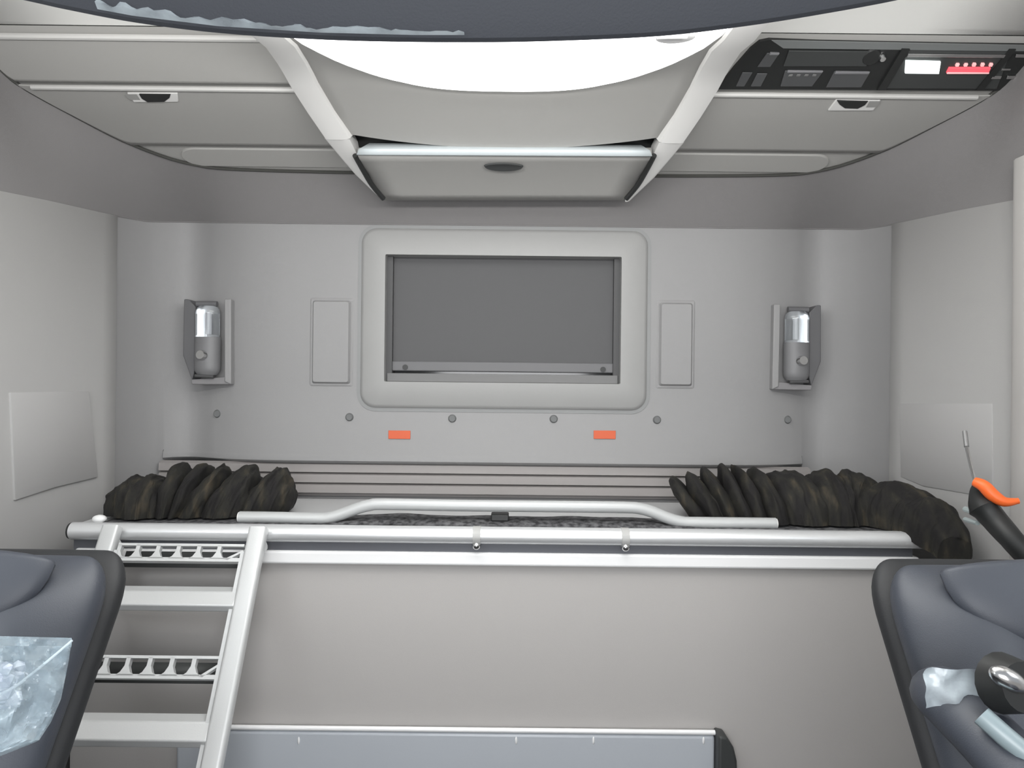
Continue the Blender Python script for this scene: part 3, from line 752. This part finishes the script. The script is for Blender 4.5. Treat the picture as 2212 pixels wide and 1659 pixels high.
# step that carries the ladder foot
st = link('step_box', bx(xl - .05, xr + .05, 1.20, 1.62, .0, Z(-1.065)), 'dark', bevel=.01); tag(st, 'dark storage box on the floor under the ladder foot', 'box')

# ================================================================== SEATS
def seat(s, label):
    cx = s * .770 - .0155
    t = thing('cab_seat', label, 'seat', (cx, .75, 0), 'cab seats in front of the bunk')
    ztop = -.234; ytop = .985; lean = .65
    def back(hw, yb, th, zlo, zhi, bulge, m, name, rt=.10):
        rows = []; n = 36
        for i in range(n + 1):
            v = 1 - (1 - i / n)**2.2
            zz_ = zlo + (zhi - zlo) * v
            tt = max(0, (v - (1 - rt)) / rt); e = math.sqrt(max(0, 1 - tt**2.4))
            ew = lerp(1, e, .16); ed = max(.04, e)
            yy = yb + (zz_ - zhi) * lean
            ww = hw * lerp(.86, 1, min(1, v * 1.05)) * ew
            row = []
            for k in range(64):
                a_ = 2 * PI * k / 64
                c_ = math.copysign(abs(math.cos(a_))**.6, math.cos(a_)); q_ = math.copysign(abs(math.sin(a_))**.75, math.sin(a_))
                bol = bulge * math.sin(PI * min(1, max(0, (abs(c_) - .45) / .55))) * max(0, -q_) ** .5
                row.append(Vector((cx + c_ * ww, yy + q_ * th * ed - bol * ed, Z(zz_))))
            rows.append(row)
        return link(name, grid(rows, True, capends=True), m, t)
    back(.264, ytop + .035, .045, -1.0, ztop - .004, .0, 'seatside', 'backrest_shell')
    back(.2635, ytop - .016, .055, -1.0, ztop, .022, 'leather', 'backrest')
    bm = bmesh.new(); bmesh.ops.create_uvsphere(bm, u_segments=40, v_segments=24, radius=1)
    for v_ in bm.verts:
        v_.co = Vector((math.copysign(abs(v_.co.x)**.85, v_.co.x) * .215, v_.co.y * .036, math.copysign(abs(v_.co.z)**.85, v_.co.z) * (.105 if v_.co.z < 0 else .018)))
    bm.transform(Matrix.Translation((cx, ytop - .068, Z(ztop + .002))) @ Matrix.Rotation(-math.atan(lean), 4, 'X'))
    link('head_pad', bm, 'leather2', t)
    # seat cushion and base
    rows = []
    for y_, h0, ee in ((.02, .05, .8), (.05, .0, .97), (.12, -.01, 1), (.35, .0, 1), (.52, .015, 1), (.60, .02, .95)):
        rows.append([Vector((cx + math.copysign(abs(math.cos(a_))**.6, math.cos(a_)) * .25 * ee, y_ - .22, .60 - h0 + math.copysign(abs(math.sin(a_))**.7, math.sin(a_)) * .065 * ee)) for a_ in [2*PI*k/28 for k in range(28)]])
    link('seat_cushion', grid(rows, True, capends=True), 'leather', t)
    link('seat_base', bx(cx - .19, cx + .19, -.12, .34, .0, .53), 'dark', t, bevel=.02)
    return t, cx
sl_, cxl = seat(-1, 'slate leather cab seat beside the ladder, with a clear plastic bag on it')
sr_, cxr = seat(1, 'slate leather cab seat near the hanging tool, with folded armrest')
# folded armrest with chrome pivot on the right seat
A = [P(2060, 1500, .84), P(2040, 1500, .80), P(2080, 1540, .77), P(2150, 1610, .73), P(2230, 1700, .69)]
link('armrest', tube(smooth_pts(A, 5), .034, 18, ry=.028), 'leather', sr_)
c = P(2165, 1475, .74); link('armrest_pivot', disc(c, (.1, -1, .25), .030, .03, r2=.024), 'black', sr_)
c = P(2178, 1468, .715); bm = bmesh.new(); bmesh.ops.create_uvsphere(bm, u_segments=18, v_segments=12, radius=1); bm.transform(Matrix.Translation(c) @ Matrix.Rotation(.5, 4, 'Y') @ Matrix.Diagonal((.020, .012, .011, 1)))
link('pivot_cap', bm, 'steel', sr_)
link('lever', tube([P(2120, 1545, .715), P(2170, 1590, .70), P(2230, 1640, .69)], .010, 10), mat('teal_grey_lever', (.25, .31, .33), .35), sr_)
bm = bmesh.new(); rows = []
for j in range(12):
    row = []
    for k in range(16):
        p = P(lerp(2000, 2140, k/15), lerp(1445, 1530, j/11), .755); row.append(p + Vector((0, .012 * noise.noise(Vector((k*.22, j*.22, 3))), 0)))
    rows.append(row)
fw = link('plastic_wrap', grid(rows), 'torn', sr_)

# crumpled clear bag on the left seat
def bag():
    out = [(-120, 1365), (8, 1368), (12, 1378), (60, 1379), (155, 1384), (148, 1430), (138, 1480), (132, 1510), (110, 1560), (84, 1602), (40, 1618), (0, 1634), (-120, 1660)]
    top = [(-120, 1368), (8, 1371), (60, 1378), (155, 1384)]; rows = []
    right = [(1384, 155), (1430, 148), (1480, 138), (1510, 132), (1560, 110), (1600, 84), (1618, 40), (1634, 0), (1680, -130)]
    N1 = 60
    for face in (0, 1):
        rr = []
        for j in range(N1 + 1):
            v = j / N1; yy = lerp(1370, 1675, v); xr_ = interp(right, max(1384, yy)); row = []
            for k in range(N1 + 1):
                u = k / N1; x = lerp(-150, xr_, u); y = yy + (8 * u if v < .08 else 0)
                d = .70 - (v) * .06
                cr_ = noise.noise(Vector((u * 5, v * 6, 0))) * .020 + noise.ridged_multi_fractal(Vector((u * 6, v * 7, 2.3)), 1, 2.2, 4, 1, 2) * .009
                puff = .022 * math.sin(PI * u) ** .5 * math.sin(PI * v) ** .5
                row.append(P(x, y, d - (puff + cr_ if face == 0 else -puff * .5)))
            rr.append(row)
        rows.append(rr)
    return rows
rws = bag()
bm = grid(rws[0]); grid(rws[1], bm=bm)
bg_o = thing('plastic_bag', 'clear crumpled plastic bag lying on the seat beside the ladder', 'plastic bag', P(50, 1600, .68))
link('bag_film', bm, 'film', bg_o)
link('bag_seam', tube(smooth_pts([P(156, 1383, .675), P(110, 1422, .668), P(60, 1462, .660), P(20, 1490, .655), P(-30, 1510, .650)], 4), .0012, 6), 'torn', bg_o)
bm = bmesh.new()
for _ in range(26):
    c = P(random.uniform(-20, 40), random.uniform(1440, 1520), random.uniform(.665, .69)); r = random.uniform(.006, .012)
    bmesh.ops.create_icosphere(bm, subdivisions=1, radius=r, matrix=Matrix.Translation(c))
link('bag_contents', bm, mat('grey_contents', (.28, .33, .42), .4, col2=(.6, .65, .72), vscale=60), bg_o)

# ================================================================== VISOR at the top
vis = thing('overhead_visor', 'dark grey padded overhead visor across the top with torn film along one side', 'visor', (0, .62, Z(.45)))
arc = [(-420, -90), (-150, -42), (50, 0), (150, 22), (300, 50), (480, 72), (700, 86), (900, 91), (1100, 91), (1300, 85), (1450, 76), (1600, 58), (1750, 35), (1940, 0), (2100, -40), (2350, -110), (2600, -200)]
ap = smooth_pts([P(x, y, .62) for x, y in arc], 5)
rows = []
N3 = len(ap)
for (dy, dz) in ((.012, .10), (.010, .02), (.004, .004), (0, 0), (-.006, .001), (-.014, .010), (-.03, .04), (-.05, .10)):
    rows.append([p + Vector((0, dy, dz)) for p in ap])
rows.append(rows[0])
link('visor_pad', grid(rows, capends=False), 'visor', vis)
# torn film scraps along the left lower edge
scr = []
for k in range(60):
    px = 225 + k * 13
    if 800 < px: break
    scr.append(px)
bm = bmesh.new(); rt_, rb_ = [], []
for k in range(66):
    px = 225 + k * 12
    e = interp([(50, 0), (150, 22), (300, 50), (480, 72), (700, 86), (900, 91), (1100, 91)], px)
    th = ((30 if k < 10 else 20) * (1 - k / 66) + 7) * (.75 + .8 * noise.noise(Vector((k * .35, 1.7, 0)))) * (1 if k > 3 else .5)
    if k > 64: th = 1
    rb_.append(P(px, e - 3, .611) + Vector((0, -.010, 0))); rt_.append(P(px, e - 4 - max(2, th), .607) + Vector((0, -.010, 0)))
mm_ = [lerp(a_, b_, .5) + Vector((0, -.004 + .003 * noise.noise(Vector((i * .8, 0, 0))), 0)) for i, (a_, b_) in enumerate(zip(rt_, rb_))]
grid([rt_, mm_, rb_], bm=bm); link('torn_film', bm, 'torn', vis)

# ================================================================== TOOL hanging at the right wall
tl = thing('hand_tool', 'orange and black handled tool with thin steel rod, hanging at the right wall', 'tool', P(2150, 1120, 1.45))
td = 1.47
rp = [P(2084, 932, 1.60), P(2088, 965, 1.58), P(2097, 1005, 1.54), P(2106, 1042, 1.50)]
link('rod_tip', tube(rp[:2], .005, 10), mat('rod_grey', (.32, .32, .32), .4, metal=.6), tl)
link('rod', tube(rp[1:], .0038, 8), 'steel', tl)
hb = [P(2108, 1050, 1.50), P(2122, 1090, 1.47), P(2150, 1125, 1.45), P(2185, 1165, 1.42), P(2220, 1205, 1.40)]
link('handle', tube(smooth_pts(hb, 5), [lerp(.008, .030, min(1, k / 6)) if k < 7 else .028 - .0004 * k for k in range(21)], 14), 'black', tl)
ho = [P(2104, 1040, 1.468), P(2125, 1050, 1.455), P(2145, 1070, 1.445), P(2170, 1084, 1.435), P(2200, 1082, 1.43)]
link('orange_grip', tube(smooth_pts(ho, 5), [.006 + .007 * math.sin(PI * min(1, (k + 3) / 22)) for k in range(21)], 12), 'bright_orange', tl)
bm = bmesh.new()
tube([P(2085, 1100, 1.52), P(2118, 1110, 1.47)], .006, 8, bm); tube([P(2085, 1122, 1.52), P(2112, 1130, 1.47)], .005, 8, bm)
link('wall_clip', bm, mat('clip_teal', (.4, .46, .46), .35), tl)

# ================================================================== pieces of parts go one level deeper
def under(child, host):
    ch = [o for o in bpy.data.objects if o.name.split('.')[0] == child and o.parent]
    for o in ch:
        hs = [h for h in bpy.data.objects if h.name.split('.')[0] == host and h.parent == o.parent]
        if not hs: continue
        def mid_(q): 
            vs = q.data.vertices; return sum((v.co for v in vs), Vector()) / len(vs)
        c0 = mid_(o); h = min(hs, key=lambda q_: (mid_(q_) - c0).length); o.parent = h
for c_, h_ in (('latch_recess', 'lower_flap'), ('latch_handle', 'lower_flap'), ('latch_surround', 'lower_flap'), ('flap_handle', 'flap'), ('flap_lip', 'flap'),
               ('switch_knob', 'lamp_body'), ('foot_slot', 'lamp_body'), ('blind_knob', 'bottom_bar'), ('clamp_screw', 'tube_clamp'), ('tube_end_cap', 'front_tube'),
               ('head_pad', 'backrest'), ('pivot_cap', 'armrest_pivot'), ('rod_tip', 'rod'), ('button_edge', 'button'), ('red_display_line', 'red_display'),
               ('rail_plug', 'rail_tube'), ('foot', 'side_rail'), ('hook', 'side_rail'), ('lamp_tube', 'lamp_lens'), ('pad_glint', 'front_pad')):
    under(c_, h_)
